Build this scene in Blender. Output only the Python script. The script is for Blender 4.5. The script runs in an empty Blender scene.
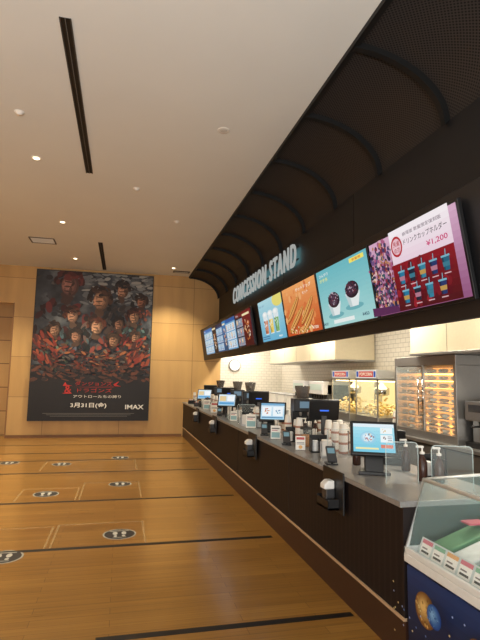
import bpy, math, random
from mathutils import Vector, Matrix
random.seed(4)
S=bpy.context.scene
S.view_settings.view_transform='Standard'
COL=S.collection
# ------------------------------------------------------------ materials
MC={}
def nt(name):
    m=bpy.data.materials.new(name); m.use_nodes=True
    n=m.node_tree.nodes; l=m.node_tree.links
    return m,n,l,n['Principled BSDF']
def srgb(c):
    return tuple((v/255/12.92 if v/255<=.04045 else ((v/255+.055)/1.055)**2.4) for v in c)
def mat(c,rough=.5,metal=0,emit=0,alpha=1,var=.06,coat=0,scale=30):
    key=(c,rough,metal,emit,alpha,var,coat,scale)
    if key in MC: return MC[key]
    m,n,l,b=nt('surface_%d'%len(MC))
    lin=srgb(c)
    if emit:
        b.inputs['Base Color'].default_value=(.01,.01,.01,1)
        b.inputs['Emission Color'].default_value=(*lin,1)
        b.inputs['Emission Strength'].default_value=emit
        b.inputs['Roughness'].default_value=rough
        b.inputs['Specular IOR Level'].default_value=.1
    else:
        if var:
            tc=n.new('ShaderNodeTexCoord'); no=n.new('ShaderNodeTexNoise'); no.inputs['Scale'].default_value=scale
            mx=n.new('ShaderNodeMix'); mx.data_type='RGBA'
            mx.inputs[6].default_value=(*[v*(1-var) for v in lin],1); mx.inputs[7].default_value=(*[min(1,v*(1+var)) for v in lin],1)
            l.new(tc.outputs['Object'],no.inputs['Vector']); l.new(no.outputs['Fac'],mx.inputs[0]); l.new(mx.outputs[2],b.inputs['Base Color'])
        else: b.inputs['Base Color'].default_value=(*lin,1)
        b.inputs['Roughness'].default_value=rough; b.inputs['Metallic'].default_value=metal
        b.inputs['Alpha'].default_value=alpha; b.inputs['Coat Weight'].default_value=coat
    MC[key]=m; return m
BLACK=mat((18,18,20),.45); DBLACK=mat((7,7,8),.6); STEEL=mat((165,163,160),.32,.8); WHITE=mat((225,222,215),.5)
GLASS=mat((215,235,235),.04,0,0,.13,0); DGREY=mat((60,60,62),.5); CHROME=mat((190,190,190),.15,1,0,1,0)
def brick_mat(name,axes,bw,bh,c1,c2,cm,mortar,rough,grain=None,offset=.5,coat=0,roughvar=0,gmix=.5):
    m,n,l,b=nt(name)
    tc=n.new('ShaderNodeTexCoord'); sp=n.new('ShaderNodeSeparateXYZ'); cb=n.new('ShaderNodeCombineXYZ')
    l.new(tc.outputs['Object'],sp.inputs[0])
    l.new(sp.outputs[axes[0]],cb.inputs[0]); l.new(sp.outputs[axes[1]],cb.inputs[1])
    br=n.new('ShaderNodeTexBrick'); br.offset=offset; br.squash=1
    br.inputs['Scale'].default_value=1; br.inputs['Brick Width'].default_value=bw; br.inputs['Row Height'].default_value=bh
    br.inputs['Mortar Size'].default_value=mortar; br.inputs['Mortar Smooth'].default_value=.2
    br.inputs['Color1'].default_value=(*srgb(c1),1); br.inputs['Color2'].default_value=(*srgb(c2),1); br.inputs['Mortar'].default_value=(*srgb(cm),1)
    l.new(cb.outputs[0],br.inputs['Vector'])
    out=br.outputs['Color']
    if grain:
        mp=n.new('ShaderNodeMapping'); mp.inputs['Scale'].default_value=grain
        l.new(cb.outputs[0],mp.inputs[0])
        no=n.new('ShaderNodeTexNoise'); no.inputs['Scale'].default_value=1; no.inputs['Detail'].default_value=5
        l.new(mp.outputs[0],no.inputs['Vector'])
        mx=n.new('ShaderNodeMix'); mx.data_type='RGBA'; mx.blend_type='MULTIPLY'; mx.inputs[0].default_value=gmix
        rp=n.new('ShaderNodeValToRGB'); rp.color_ramp.elements[0].position=.3; rp.color_ramp.elements[0].color=(.45,.4,.35,1); rp.color_ramp.elements[1].position=.65; rp.color_ramp.elements[1].color=(1.1,1.1,1.1,1)
        l.new(no.outputs['Fac'],rp.inputs[0]); l.new(out,mx.inputs[6]); l.new(rp.outputs[0],mx.inputs[7]); out=mx.outputs[2]
        if roughvar:
            mr=n.new('ShaderNodeMapRange'); mr.inputs[3].default_value=rough-roughvar; mr.inputs[4].default_value=rough+roughvar
            l.new(no.outputs['Fac'],mr.inputs[0]); l.new(mr.outputs[0],b.inputs['Roughness'])
    l.new(out,b.inputs['Base Color'])
    if not roughvar: b.inputs['Roughness'].default_value=rough
    b.inputs['Coat Weight'].default_value=coat; b.inputs['Coat Roughness'].default_value=.14
    return m
FLOORM=brick_mat('wood_floor',(0,1),1.4,.09,(163,119,56),(145,103,46),(110,76,36),.002,.3,(1.2,34,1),.37,.5,.06,.42)
WALLM=brick_mat('maple_wall_panels',(0,2),1.9,1.02,(206,166,106),(198,157,97),(128,92,54),.005,.5,(3,.4,1),0,0,0,.25)
WALLM2=brick_mat('maple_recess_panels',(0,2),1.9,.62,(200,158,98),(192,148,90),(110,76,45),.012,.5,(3,.4,1),0,0,0,.22)
TILEM=brick_mat('white_tiles',(0,2),.15,.075,(225,220,208),(219,214,202),(180,176,166),.004,.3,None,.5)
TILEMY=brick_mat('white_tiles_side',(1,2),.15,.075,(225,220,208),(219,214,202),(176,172,162),.0045,.3,None,.5)
def canopy_mat():
    m,n,l,b=nt('perforated_metal')
    tc=n.new('ShaderNodeTexCoord'); mp=n.new('ShaderNodeMapping'); mp.inputs['Scale'].default_value=(42,42,42); mp.inputs['Rotation'].default_value=(0,0,math.radians(45))
    vo=n.new('ShaderNodeTexVoronoi'); vo.voronoi_dimensions='2D'; vo.inputs['Randomness'].default_value=0; vo.inputs['Scale'].default_value=1
    rp=n.new('ShaderNodeValToRGB'); rp.color_ramp.elements[0].position=.26; rp.color_ramp.elements[0].color=(.004,.004,.004,1)
    rp.color_ramp.elements[1].position=.4; rp.color_ramp.elements[1].color=(*srgb((58,53,51)),1)
    l.new(tc.outputs['UV'],mp.inputs[0]); l.new(mp.outputs[0],vo.inputs['Vector']); l.new(vo.outputs['Distance'],rp.inputs[0]); l.new(rp.outputs[0],b.inputs['Base Color'])
    b.inputs['Roughness'].default_value=.6; b.inputs['Specular IOR Level'].default_value=.25; return m
CANM=canopy_mat()
def reed_mat():
    m,n,l,b=nt('dark_ribbed_veneer')
    tc=n.new('ShaderNodeTexCoord'); sp=n.new('ShaderNodeSeparateXYZ'); l.new(tc.outputs['Object'],sp.inputs[0])
    ma=n.new('ShaderNodeMath'); ma.operation='MULTIPLY'; ma.inputs[1].default_value=90; l.new(sp.outputs[1],ma.inputs[0])
    si=n.new('ShaderNodeMath'); si.operation='SINE'; l.new(ma.outputs[0],si.inputs[0])
    rp=n.new('ShaderNodeValToRGB'); rp.color_ramp.elements[0].color=(*srgb((24,18,18)),1); rp.color_ramp.elements[1].color=(*srgb((36,27,26)),1)
    l.new(si.outputs[0],rp.inputs[0]); l.new(rp.outputs[0],b.inputs['Base Color']); b.inputs['Roughness'].default_value=.55
    b.inputs['Specular IOR Level'].default_value=.25
    return m
REED=reed_mat()
# ------------------------------------------------------------ mesh builder
class MB:
    def __init__(s): s.v=[];s.f=[];s.m=[];s.mats=[];s.sm=[]
    def mi(s,m):
        if m not in s.mats: s.mats.append(m)
        return s.mats.index(m)
    def add(s,vs,fs,m,smooth=False):
        o=len(s.v); s.v+=[tuple(v) for v in vs]; k=s.mi(m)
        for f in fs: s.f.append(tuple(i+o for i in f)); s.m.append(k); s.sm.append(smooth)
        return s
    def box(s,x0,x1,y0,y1,z0,z1,m,M=None):
        vs=[Vector((x,y,z)) for z in (z0,z1) for y in (y0,y1) for x in (x0,x1)]
        if M: vs=[M@v for v in vs]
        return s.add(vs,[(0,2,3,1),(4,5,7,6),(0,1,5,4),(2,6,7,3),(0,4,6,2),(1,3,7,5)],m)
    def lathe(s,prof,m,c=(0,0,0),seg=20,M=None,sy=1):
        vs=[];fs=[]
        for r,z in prof:
            for i in range(seg):
                a=2*math.pi*i/seg; v=Vector((c[0]+r*math.cos(a),c[1]+r*sy*math.sin(a),c[2]+z)); vs.append(M@v if M else v)
        for j in range(len(prof)-1):
            for i in range(seg):
                k=(i+1)%seg; fs.append((j*seg+i,j*seg+k,(j+1)*seg+k,(j+1)*seg+i))
        s.add(vs,fs,m,True)
        for j,rev in ((0,True),(len(prof)-1,False)):
            if prof[j][0]>1e-4:
                idx=[j*seg+i for i in range(seg)]
                s.add([vs[i] for i in idx],[tuple(range(seg))[::-1] if rev else tuple(range(seg))],m)
        return s
    def prism(s,poly,axis,a,b,m):
        def P(p,t):
            if axis=='x': return (t,p[0],p[1])
            if axis=='y': return (p[0],t,p[1])
            return (p[0],p[1],t)
        n=len(poly); vs=[P(p,a) for p in poly]+[P(p,b) for p in poly]
        fs=[tuple(range(n)),tuple(range(n,2*n))[::-1]]+[(i,n+i,n+(i+1)%n,(i+1)%n) for i in range(n)]
        return s.add(vs,fs,m)
    def tube(s,pts,r,m,seg=8):
        pts=[Vector(p) for p in pts]; vs=[];fs=[]
        for i,p in enumerate(pts):
            t=(pts[min(i+1,len(pts)-1)]-pts[max(i-1,0)]).normalized()
            u=t.cross(Vector((0,0,1))) if abs(t.z)<.9 else t.cross(Vector((1,0,0))); u.normalize(); w=t.cross(u)
            for k in range(seg):
                a=2*math.pi*k/seg; vs.append(p+r*(u*math.cos(a)+w*math.sin(a)))
        for j in range(len(pts)-1):
            for i in range(seg):
                k=(i+1)%seg; fs.append((j*seg+i,j*seg+k,(j+1)*seg+k,(j+1)*seg+i))
        fs+=[tuple(range(seg))[::-1],tuple(range((len(pts)-1)*seg,len(pts)*seg))]
        return s.add(vs,fs,m,True)
    def build(s,name,parent=None,bevel=0,label=None,loc=(0,0,0),M=None):
        me=bpy.data.meshes.new(name); vs=s.v
        if M: vs=[tuple(M@Vector(v)) for v in vs]
        me.from_pydata(vs,[],s.f)
        for m in s.mats: me.materials.append(m)
        me.polygons.foreach_set('material_index',s.m); me.polygons.foreach_set('use_smooth',s.sm)
        me.update()
        o=bpy.data.objects.new(name,me); COL.objects.link(o); o.location=loc
        if parent: o.parent=parent
        if label: o['label']=label
        if bevel:
            bv=o.modifiers.new('bevel','BEVEL'); bv.width=bevel; bv.segments=2; bv.limit_method='ANGLE'
        return o
def thing(name,loc,label,cat,group=None,rz=0):
    e=bpy.data.objects.new(name,None); COL.objects.link(e); e.location=loc; e.rotation_euler=(0,0,rz); e.empty_display_size=.1
    e['label']=label; e['category']=cat
    if group: e['group']=group
    return e
def tag(o,label,cat,group=None):
    o['label']=label;o['category']=cat
    if group:o['group']=group
    return o
def copy_thing(o,loc,rz=None,label=None,s=None):
    def rec(a,par):
        b=a.copy(); COL.objects.link(b)
        if par: b.parent=par
        for c in list(a.children): rec(c,b)
        return b
    b=rec(o,None); b.location=loc
    if rz is not None: b.rotation_euler=(0,0,rz)
    if label: b['label']=label
    if s: b.scale=(s,s,s)
    return b
def struct(o): o['kind']='structure'; return o
# ------------------------------------------------------------ flat graphics
class Art:
    """flat printed or lit artwork in metres (u right, v up)"""
    def __init__(s,w,h,emit=0,step=.0006): s.mb=MB();s.w=w;s.h=h;s.e=emit;s.k=0;s.step=step
    def M(s,c): return mat(c,.5,0,s.e,1,0) if s.e else mat(c,.55,0,0,1,0)
    def poly(s,pts,c,m=None):
        s.k+=1; z=s.k*s.step
        pts=[(min(1,max(0,p[0])),min(1,max(0,p[1]))) for p in pts]
        s.mb.add([(p[0]*s.w,p[1]*s.h,z) for p in pts],[tuple(range(len(pts)))],m or s.M(c)); return s
    def rect(s,u0,v0,u1,v1,c,m=None): return s.poly([(u0,v0),(u1,v0),(u1,v1),(u0,v1)],c,m)
    def ell(s,u,v,ru,rv,c,seg=24,rot=0,m=None):
        pts=[]
        for i in range(seg):
            a=2*math.pi*i/seg; x=ru*s.w*math.cos(a); y=rv*s.h*math.sin(a)
            pts.append((u+(x*math.cos(rot)-y*math.sin(rot))/s.w, v+(x*math.sin(rot)+y*math.cos(rot))/s.h))
        return s.poly(pts,c,m)
    def text(s,t,u,v,h,c,wmax=None,align='L',bold=0,m=None,rot=0):
        cu=bpy.data.curves.new('t','FONT'); cu.body=t; cu.size=1; cu.offset=bold; cu.resolution_u=3
        o=bpy.data.objects.new('t',cu); COL.objects.link(o)
        dg=bpy.context.evaluated_depsgraph_get(); ev=o.evaluated_get(dg); me=ev.to_mesh()
        vs=[v.co.copy() for v in me.vertices]; fs=[tuple(p.vertices) for p in me.polygons]
        ev.to_mesh_clear(); bpy.data.objects.remove(o); bpy.data.curves.remove(cu)
        if not vs: return s
        x0=min(q.x for q in vs);x1=max(q.x for q in vs);y0=min(q.y for q in vs);y1=max(q.y for q in vs)
        sy=h*s.h/max(1e-6,(y1-y0)); sx=sy
        if wmax: sx=wmax*s.w/(x1-x0)
        W=(x1-x0)*sx; off={'L':0,'C':-W/2,'R':-W}[align]
        s.k+=1; z=s.k*s.step; out=[]
        for q in vs:
            X=(q.x-x0)*sx+off; Y=(q.y-y0)*sy
            out.append((u*s.w+X*math.cos(rot)-Y*math.sin(rot), v*s.h+X*math.sin(rot)+Y*math.cos(rot), z))
        s.mb.add(out,fs,m or s.M(c)); return s
    def build(s,name,parent,origin,ud,vd,label=None):
        u=Vector(ud).normalized(); v=Vector(vd).normalized(); n=u.cross(v)
        M=Matrix(((u.x,v.x,n.x,origin[0]),(u.y,v.y,n.y,origin[1]),(u.z,v.z,n.z,origin[2]),(0,0,0,1)))
        return s.mb.build(name,parent,0,label,(0,0,0),M)
# ------------------------------------------------------------ room
YB=13.5; ZC=4.4; XE=1.75; XF=2.62
struct(MB().box(-6,4.6,-3,14.5,-.1,0,FLOORM).build('floor'))
CEILM=mat((222,223,219),.8,0,0,1,.03,0,1.5)
struct(MB().box(-6,XE,-3,14.5,ZC,ZC+.1,CEILM).build('ceiling'))
w=MB(); w.box(-2.76,2.7,YB,YB+.15,0,ZC,WALLM); w.box(-4.6,-2.76,YB,YB+.15,3.41,ZC,WALLM); w.box(-6,-4.6,YB,YB+.15,0,ZC,WALLM)
struct(w.build('wall_back'))
struct(MB().box(-6,-2.0,YB+.65,YB+.75,0,ZC,WALLM2).build('wall_recess'))
struct(MB().box(-2.77,-2.74,YB-.012,YB+.6,0,3.42,mat((150,108,66),.5)).build('trim_1'))
struct(MB().box(-6.1,-6,-3,14.5,0,ZC,WALLM).build('wall_left'))
struct(MB().box(2.7,4.6,YB,YB+.15,0,2.9,TILEM).build('wall_kitchen_back'))
struct(MB().box(4.5,4.6,-1,YB,0,2.9,TILEMY).build('wall_right'))
struct(MB().box(2.75,4.5,-1,YB,2.9,2.95,WHITE).build('ceiling_kitchen'))
struct(MB().box(-2.74,1.66,YB-.02,YB,0,.07,mat((128,88,50),.5)).build('baseboard_back'))
struct(MB().box(XF,XF+.1,-3,YB,2.14,ZC-.5,mat((24,24,27),.55)).build('wall_fascia'))
for i,y in enumerate((.4,2.64,5.2,7.8,10.4)): struct(MB().box(XF-.004,XF,y-.006,y+.006,2.97,ZC-.55,mat((5,5,5),.6)).build('trim_%d'%(i+2)))
# ceiling fittings
for i,(y0,y1) in enumerate(((3.75,6.8),(10.5,13.3))):
    t=thing('air_diffuser',(-.55,(y0+y1)/2,ZC),'long narrow black slot air diffuser in the ceiling','air vent','slot diffusers'); L=(y1-y0)/2
    MB().box(-.036,.036,-L,L,-.004,-.001,DBLACK).build('slot',t)
    f=MB()
    for x in (-.046,.036): f.box(x,x+.01,-L,L,-.01,0,mat((60,59,57),.5))
    f.box(-.003,.003,-L,L,-.01,0,mat((96,95,92),.5)); f.build('frame',t)
t=thing('ceiling_vent',(-1.72,10.7,ZC),'square pale ceiling air grille with thin slats','air vent')
m=MB()
for q in ((-.25,.25,-.22,-.2),(-.25,.25,.2,.22),(-.25,-.23,-.2,.2),(.23,.25,-.2,.2)): m.box(*q,-.014,0,mat((92,88,80),.6))
m.build('frame',t)
m=MB().box(-.23,.23,-.2,.2,-.004,-.001,mat((120,114,104),.6))
for i in range(6): m.box(-.22,.22,-.18+.065*i,-.145+.065*i,-.012,-.004,CEILM)
m.build('plate',t)
t=thing('ceiling_vent',(1.45,12.9,ZC),'small rectangular dark ceiling grille','air vent')
MB().box(-.22,.22,-.1,.1,-.015,0,mat((60,56,50),.6)).build('frame',t)
MB().box(-.18,.18,-.02,.02,-.02,-.015,CEILM).build('plate',t)
def downlight(x,y,energy=60,on=True,angle=105,col=(1,.87,.62)):
    t=thing('ceiling_downlight',(x,y,ZC),'small round recessed downlight with white trim ring','ceiling lamp','lobby downlights')
    MB().lathe([(.045,-.002),(.065,-.008),(.07,0)],mat((235,230,220),.5)).build('trim_ring',t)
    MB().lathe([(.04,-.006),(.035,-.01)],mat((255,236,200),.5,0,5) if on else mat((200,196,188),.4)).build('lamp_lens',t)
    if on:
        ld=bpy.data.lights.new('downlight_beam','SPOT'); ld.energy=energy; ld.color=col; ld.spot_size=math.radians(angle); ld.spot_blend=.8; ld.shadow_soft_size=.06
        lo=bpy.data.objects.new('downlight_beam',ld); COL.objects.link(lo); lo.location=(0,0,-.03); lo.parent=t
for x,y,e in ((-1.19,6.5,470),(-1.17,9.25,430),(-1.2,12.2,310),(1.2,12.5,450),(-3.3,12.2,330),(-3.4,8.5,330),(-3.4,4.5,140)):
    downlight(x,y,e)
downlight(1.0,5.14,0,False)
t=thing('sprinkler_head',(-1.18,5.35,ZC),'small round white ceiling sprinkler cover','sprinkler','sprinkler covers')
MB().lathe([(.0,-.03),(.03,-.027),(.035,-.01),(.05,-.006),(.055,0)],mat((240,238,232),.4)).build('cover',t)
for p in ((.1,7.2,ZC),(.85,8.6,ZC),(-2.6,6.0,ZC)): copy_thing(t,p)
# ------------------------------------------------------------ canopy, fascia and screen housing
can=thing('canopy',(XE,5,ZC),'curved black canopy of perforated metal with ribs above the counter','canopy')
def arc(x0,z0,ax,az,n=14,a1=90): return [(x0+ax*math.sin(math.radians(a1)*i/n),z0+az*math.cos(math.radians(a1)*i/n)) for i in range(n+1)]
AX=XF-XE; AZ=.55; YE=YB-5
A=arc(0,-AZ,AX,AZ); vs=[];fs=[]
for y in (-8,YE):
    vs+=[(x,y,z) for x,z in A]
n=len(A)
for i in range(n-1): fs.append((i,i+1,n+i+1,n+i))
pc=MB().add(vs,fs,CANM,True).build('perforated_panel',can)
arcl=[0]
for i in range(1,n): arcl.append(arcl[-1]+math.dist(A[i],A[i-1]))
uvl=pc.data.uv_layers.new(name='UVMap')
for lp in pc.data.loops:
    vi=lp.vertex_index; uvl.data[lp.index].uv=(arcl[vi%n],(0 if vi<n else YE+8))
RIN=arc(0,-AZ,AX,AZ); ROUT=arc(0,-AZ-.05,AX-.05,AZ)
for k in range(12):
    y=1.2+1.12*k-5
    m=MB(); P=RIN+ROUT[::-1]
    vs=[(x,y-.028,z) for x,z in P]+[(x,y+.028,z) for x,z in P]; N=len(P); fs=[]
    for i in range(n-1):
        fs.append((i,i+1,N-2-i,N-1-i)); fs.append((N+i,N+N-1-i,N+N-2-i,N+i+1))
    fs+=[(i,N+i,N+(i+1)%N,(i+1)%N) for i in range(N)]
    m.add(vs,fs,mat((4,4,4),.7)).build('rib',can)
MB().box(-.02,.03,-8,YE,-.04,0,DBLACK).build('edge_trim',can)
hs=thing('screen_housing',(2.1,5,2.06),'long black boxed housing under the canopy that carries the menu screens','housing')
MB().prism([(.01,.84),(.135,.02),(.52,.08),(.52,.84)],'y',-8,YE,mat((16,16,18),.55)).build('body',hs)
MB().prism([(.0,.84),(.135,.0),(.17,.02),(.03,.86)],'y',-8,YE,mat((22,22,25),.5)).build('front_trim',hs)
# ------------------------------------------------------------ sign letters
sg=thing('sign_lettering',(XF,9.2,3.55),'raised white capital letters reading CONCESSION STAND with a teal back-glow','sign')
def solid_text(t,height,depth,width,off=0,space=1.3):
    cu=bpy.data.curves.new('t','FONT'); cu.body=t; cu.size=1; cu.extrude=.06; cu.offset=off; cu.resolution_u=4; cu.space_character=space
    o=bpy.data.objects.new('t',cu); COL.objects.link(o)
    dg=bpy.context.evaluated_depsgraph_get(); ev=o.evaluated_get(dg); me=ev.to_mesh()
    vs=[v.co.copy() for v in me.vertices]; fs=[tuple(p.vertices) for p in me.polygons]
    ev.to_mesh_clear(); bpy.data.objects.remove(o)
    x0=min(q.x for q in vs);x1=max(q.x for q in vs);y1=max(q.y for q in vs);y0=min(q.y for q in vs)
    return [((q.x-x0)*width/(x1-x0),(q.y-y0)*height/(y1-y0),q.z/.06*depth) for q in vs],fs
y_start=11.35-9.2
vs,fs=solid_text('CONCESSION STAND',.38,.012,4.35,.008)
iv=sorted((min(vs[i][0] for i in f),max(vs[i][0] for i in f),k) for k,f in enumerate(fs))
groups=[];cur=None
for a0,b0,k in iv:
    if cur is None or a0>cur[1]+.004: cur=[a0,b0,[k]]; groups.append(cur)
    else: cur[1]=max(cur[1],b0); cur[2].append(k)
LET=mat((206,210,206),.4,0,.58)
for g in groups:
    mp={};V=[];Fk=[]
    for k in g[2]:
        f=[]
        for i in fs[k]:
            if i not in mp: mp[i]=len(V); x,y,z=vs[i]; V.append((-.075-z,y_start-x,y-.19))
            f.append(mp[i])
        Fk.append(tuple(f))
    MB().add(V,Fk,LET).build('letter',sg)
rl=MB()
for z in (-.1,.1): rl.box(-.06,-.045,y_start-4.4,y_start+.05,z,z+.02,DBLACK)
rl.build('mounting_rail',sg)
# ------------------------------------------------------------ menu screens
TX,TZ,BX,BZ=2.055,2.82,2.17,2.165
tv=Vector((TX-BX,0,TZ-BZ)); HH=tv.length; tvn=tv.normalized(); SW=1.185
def menu_screen(yr,label,art_fn,w=SW,em=.9):
    t=thing('menu_screen',(BX,yr+w/2,BZ),label,'menu screen','menu screens above the counter')
    ud=Vector((0,-1,0)); n=ud.cross(tvn)
    def W(u,v,d): return Vector((0,w/2,0))+ud*u+tvn*v+n*d
    m=MB()
    c=[W(u,v,d) for d in (-.025,.006) for v in (0,HH) for u in (.004,w-.004)]
    m.add(c,[(0,2,3,1),(4,5,7,6),(0,1,5,4),(2,6,7,3),(0,4,6,2),(1,3,7,5)],BLACK).build('bezel',t,.004)
    b=.022
    a=Art(w-2*b,HH-2*b,em,.00015); art_fn(a)
    a.build('display_panel',t,W(b,b,.0065),ud,tvn,)
    return t
R=random.Random(7)
def lerp(a,b,t): return tuple(int(x+(y-x)*t) for x,y in zip(a,b))
def grad(a,c0,c1,n=14,u0=0,u1=1,v0=0,v1=1):
    for i in range(n): a.rect(u0,v0+(v1-v0)*i/n,u1,v0+(v1-v0)*(i+1)/n,lerp(c0,c1,i/(n-1)))
def blob(a,u,v,ru,rv,c0,c1,n=6,seg=20):
    for i in range(n):
        k=1-i/n*.85; a.ell(u-ru*.18*i/n,v+rv*.2*i/n,ru*k,rv*k,lerp(c0,c1,i/(n-1)),seg)
def bits(a,u,v,ru,rv,cols,n,r=.015):
    for i in range(n):
        an=R.uniform(0,6.28); q=R.random()**.5; rr=R.uniform(.6,1.3)*r
        a.ell(u+ru*q*math.cos(an),v+rv*q*math.sin(an),rr,rr*1.5,R.choice(cols),8,R.uniform(0,3))
def cup(a,u,v,s,body,lid=(235,235,240),band=None):
    a.poly([(u-.03*s,v),(u+.03*s,v),(u+.042*s,v+.17*s),(u-.042*s,v+.17*s)],body)
    a.poly([(u-.03*s,v),(u-.015*s,v),(u-.022*s,v+.17*s),(u-.042*s,v+.17*s)],lerp(body,(0,0,0),.35))
    a.rect(u-.046*s,v+.17*s,u+.046*s,v+.195*s,lid)
    a.poly([(u+.0*s,v+.195*s),(u+.008*s,v+.195*s),(u+.014*s,v+.27*s),(u+.006*s,v+.27*s)],lid)
    if band: a.poly([(u-.034*s,v+.05*s),(u+.034*s,v+.05*s),(u+.038*s,v+.11*s),(u-.038*s,v+.11*s)],band)
def s1(a):
    grad(a,(150,90,130),(216,172,200))
    bits(a,.18,.5,.18,.5,[(110,80,130),(170,90,130),(60,54,100),(190,130,90),(50,86,96),(215,170,185),(130,44,60),(40,36,64)],300,.017)
    bits(a,.18,.4,.16,.3,[(40,34,64),(130,44,60),(225,190,180),(80,56,90),(30,44,54)],120,.012)
    a.poly([(.0,0),(.38,0),(.34,.08),(0,.12)],(90,40,84))
    grad(a,(238,214,228),(250,242,246),6,.37,1,.58,1)
    a.text('劇場版 数量限定復刻版',.53,.88,.045,(80,60,80),.4)
    a.text('ドリンクカップホルダー',.53,.77,.07,(35,25,40),.44,bold=.005)
    a.text('¥1,200',.76,.64,.07,(205,40,110),.2,bold=.01)
    a.ell(.445,.79,.066,.128,(186,30,44)); a.ell(.445,.79,.052,.1,(236,196,206)); a.text('鬼滅',.408,.79,.07,(178,30,44),.075,bold=.01); a.text('の刃',.412,.71,.06,(178,30,44),.066,bold=.01)
    grad(a,(82,6,20),(140,12,30),8,.36,1,0,.58)
    bits(a,.68,.28,.3,.26,[(120,14,30),(96,8,22),(150,24,40)],40,.03)
    for k in range(9):
        u,v=((.46+.115*k),.32) if k<5 else (.48+.128*(k-5),.08)
        cup(a,u,v,.84,[(34,120,156),(24,34,54),(50,130,156),(30,52,104),(26,96,124)][k%5],(120,180,200),[(180,120,140),(54,120,140),(190,150,80)][k%3])
        a.rect(u-.03,v-.035,u+.03,v-.022,(210,170,175))
def s2(a):
    grad(a,(168,216,214),(110,188,198))
    a.text('ひんやり',.06,.88,.055,(245,245,240),.2,bold=.01); a.text('かき氷',.06,.79,.065,(250,240,120),.18,bold=.01)
    a.rect(.7,.9,.95,.965,(245,232,110)); a.text('新登場',.75,.912,.04,(210,70,40),.15,bold=.01)
    for u,v,c in ((.3,.38,(50,34,46)),(.7,.44,(60,30,40))):
        a.ell(u,v-.2,.16,.05,(110,176,184)); a.poly([(u-.075,v-.2),(u+.075,v-.2),(u+.13,v),(u-.13,v)],(232,238,238)); a.poly([(u-.075,v-.2),(u-.03,v-.2),(u-.055,v),(u-.13,v)],(196,212,214))
        a.ell(u,v,.13,.045,(214,224,226))
        blob(a,u,v+.06,.12,.13,(44,28,38),(92,66,84),6)
        bits(a,u,v+.07,.1,.11,[(30,22,28),(84,58,76),(190,176,188),(110,34,52),(50,30,60),(64,42,56)],110,.009)
    a.text('¥450',.84,.06,.05,(30,60,90),.11,bold=.01); a.text('¥450',.06,.04,.05,(30,60,90),.11,bold=.01)
    a.rect(.3,.04,.7,.1,(236,242,240))
def s3(a):
    grad(a,(200,86,40),(240,166,100))
    bits(a,.5,.5,.5,.5,[(226,140,80),(214,116,64),(238,172,112)],60,.04)
    for u,v,l,ro in ((.3,.52,.26,.5),(.36,.3,.28,.45),(.7,.42,.24,.55),(.68,.2,.24,.5)):
        a.ell(u,v-.02,l,.085,(150,66,34),24,ro); a.ell(u,v,l,.075,(206,134,66),24,ro); a.ell(u,v+.012,l*.92,.05,(232,176,104),24,ro); a.ell(u,v+.02,l*.86,.028,(160,58,32),24,ro); a.ell(u,v+.03,l*.78,.009,(246,214,110),20,ro)
    bits(a,.5,.1,.4,.08,[(250,230,190),(240,200,130),(120,150,60)],40,.012)
    a.text('ホットドッグ',.48,.84,.075,(255,246,230),.44,bold=.01); a.text('セット',.66,.74,.055,(255,246,230),.16,bold=.01)
    a.text('¥700',.8,.04,.06,(255,245,220),.15,bold=.01)
def s4(a):
    grad(a,(108,182,214),(176,218,226)); a.ell(.85,.9,.22,.16,(232,220,120))
    for u,c in ((.26,(206,120,80)),(.5,(236,206,96)),(.74,(126,180,110))):
        a.poly([(u-.07,.16),(u+.07,.16),(u+.1,.6),(u-.1,.6)],(226,236,240)); a.poly([(u-.065,.18),(u+.065,.18),(u+.085,.5),(u-.085,.5)],c); a.poly([(u-.065,.18),(u-.03,.18),(u-.04,.5),(u-.085,.5)],lerp(c,(0,0,0),.25))
        bits(a,u,.36,.07,.15,[lerp(c,(0,0,0),.2),lerp(c,(255,255,255),.3)],14,.014)
        blob(a,u,.64,.11,.08,(220,230,232),(252,252,250)); bits(a,u,.42,.06,.1,[(240,245,245),lerp(c,(255,255,255),.5)],16,.012)
    a.text('フローズン',.08,.84,.05,(30,90,160),.26,bold=.01); a.text('¥400',.76,.04,.05,(255,255,250),.13,bold=.01)
    for i in range(2): a.rect(.08,.1-.05*i,.4,.12-.05*i,(60,110,160))
def smenu(bg,hd,cols,tile,side=None,sidec=(150,30,36)):
    def f(a):
        a.rect(0,0,1,1,bg); a.rect(0,.88,1,1,hd); a.text('MENU',.05,.905,.05,(230,230,230),.16)
        for i in range(5):
            for j in range(3):
                u=.03+.194*i;v=.04+.275*j; a.rect(u,v,u+.175,v+.24,tile); blob(a,u+.08,v+.15,.045,.075,cols[(i+2*j)%len(cols)],(235,225,205),3,12); a.rect(u+.03,v+.025,u+.1,v+.04,(190,80,80)); a.rect(u+.03,v+.055,u+.15,v+.07,(80,100,130))
        if side:
            u0,u1=side; grad(a,lerp(sidec,(0,0,0),.4),sidec,6,u0,u1,0,1); bits(a,(u0+u1)/2,.45,(u1-u0)*.36,.3,[(235,200,150),(210,120,60),(120,50,30),(245,235,220)],40,.02); a.rect(u0+.04,.86,u1-.04,.92,(240,225,180))
    return f
menu_screen(2.625,'wide menu screen with pink and red cup-holder advert and price',s1)
menu_screen(3.825,'wide menu screen with teal shaved ice dessert advert',s2)
menu_screen(5.025,'wide menu screen with orange hot food advert',s3)
menu_screen(6.225,'wide menu screen with light blue frozen drink advert',s4)
menu_screen(7.85,'menu screen with dark and red food panels beside prices',smenu((30,30,44),(110,30,36),[(200,90,70),(215,170,100),(90,120,160)],(150,160,176),(.5,1),(120,28,34)))
menu_screen(9.05,'menu screen with a white and blue price grid',smenu((110,165,205),(40,90,160),[(150,190,220),(90,150,190),(220,160,90)],(214,228,238),(0,.3),(60,130,190)))
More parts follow.
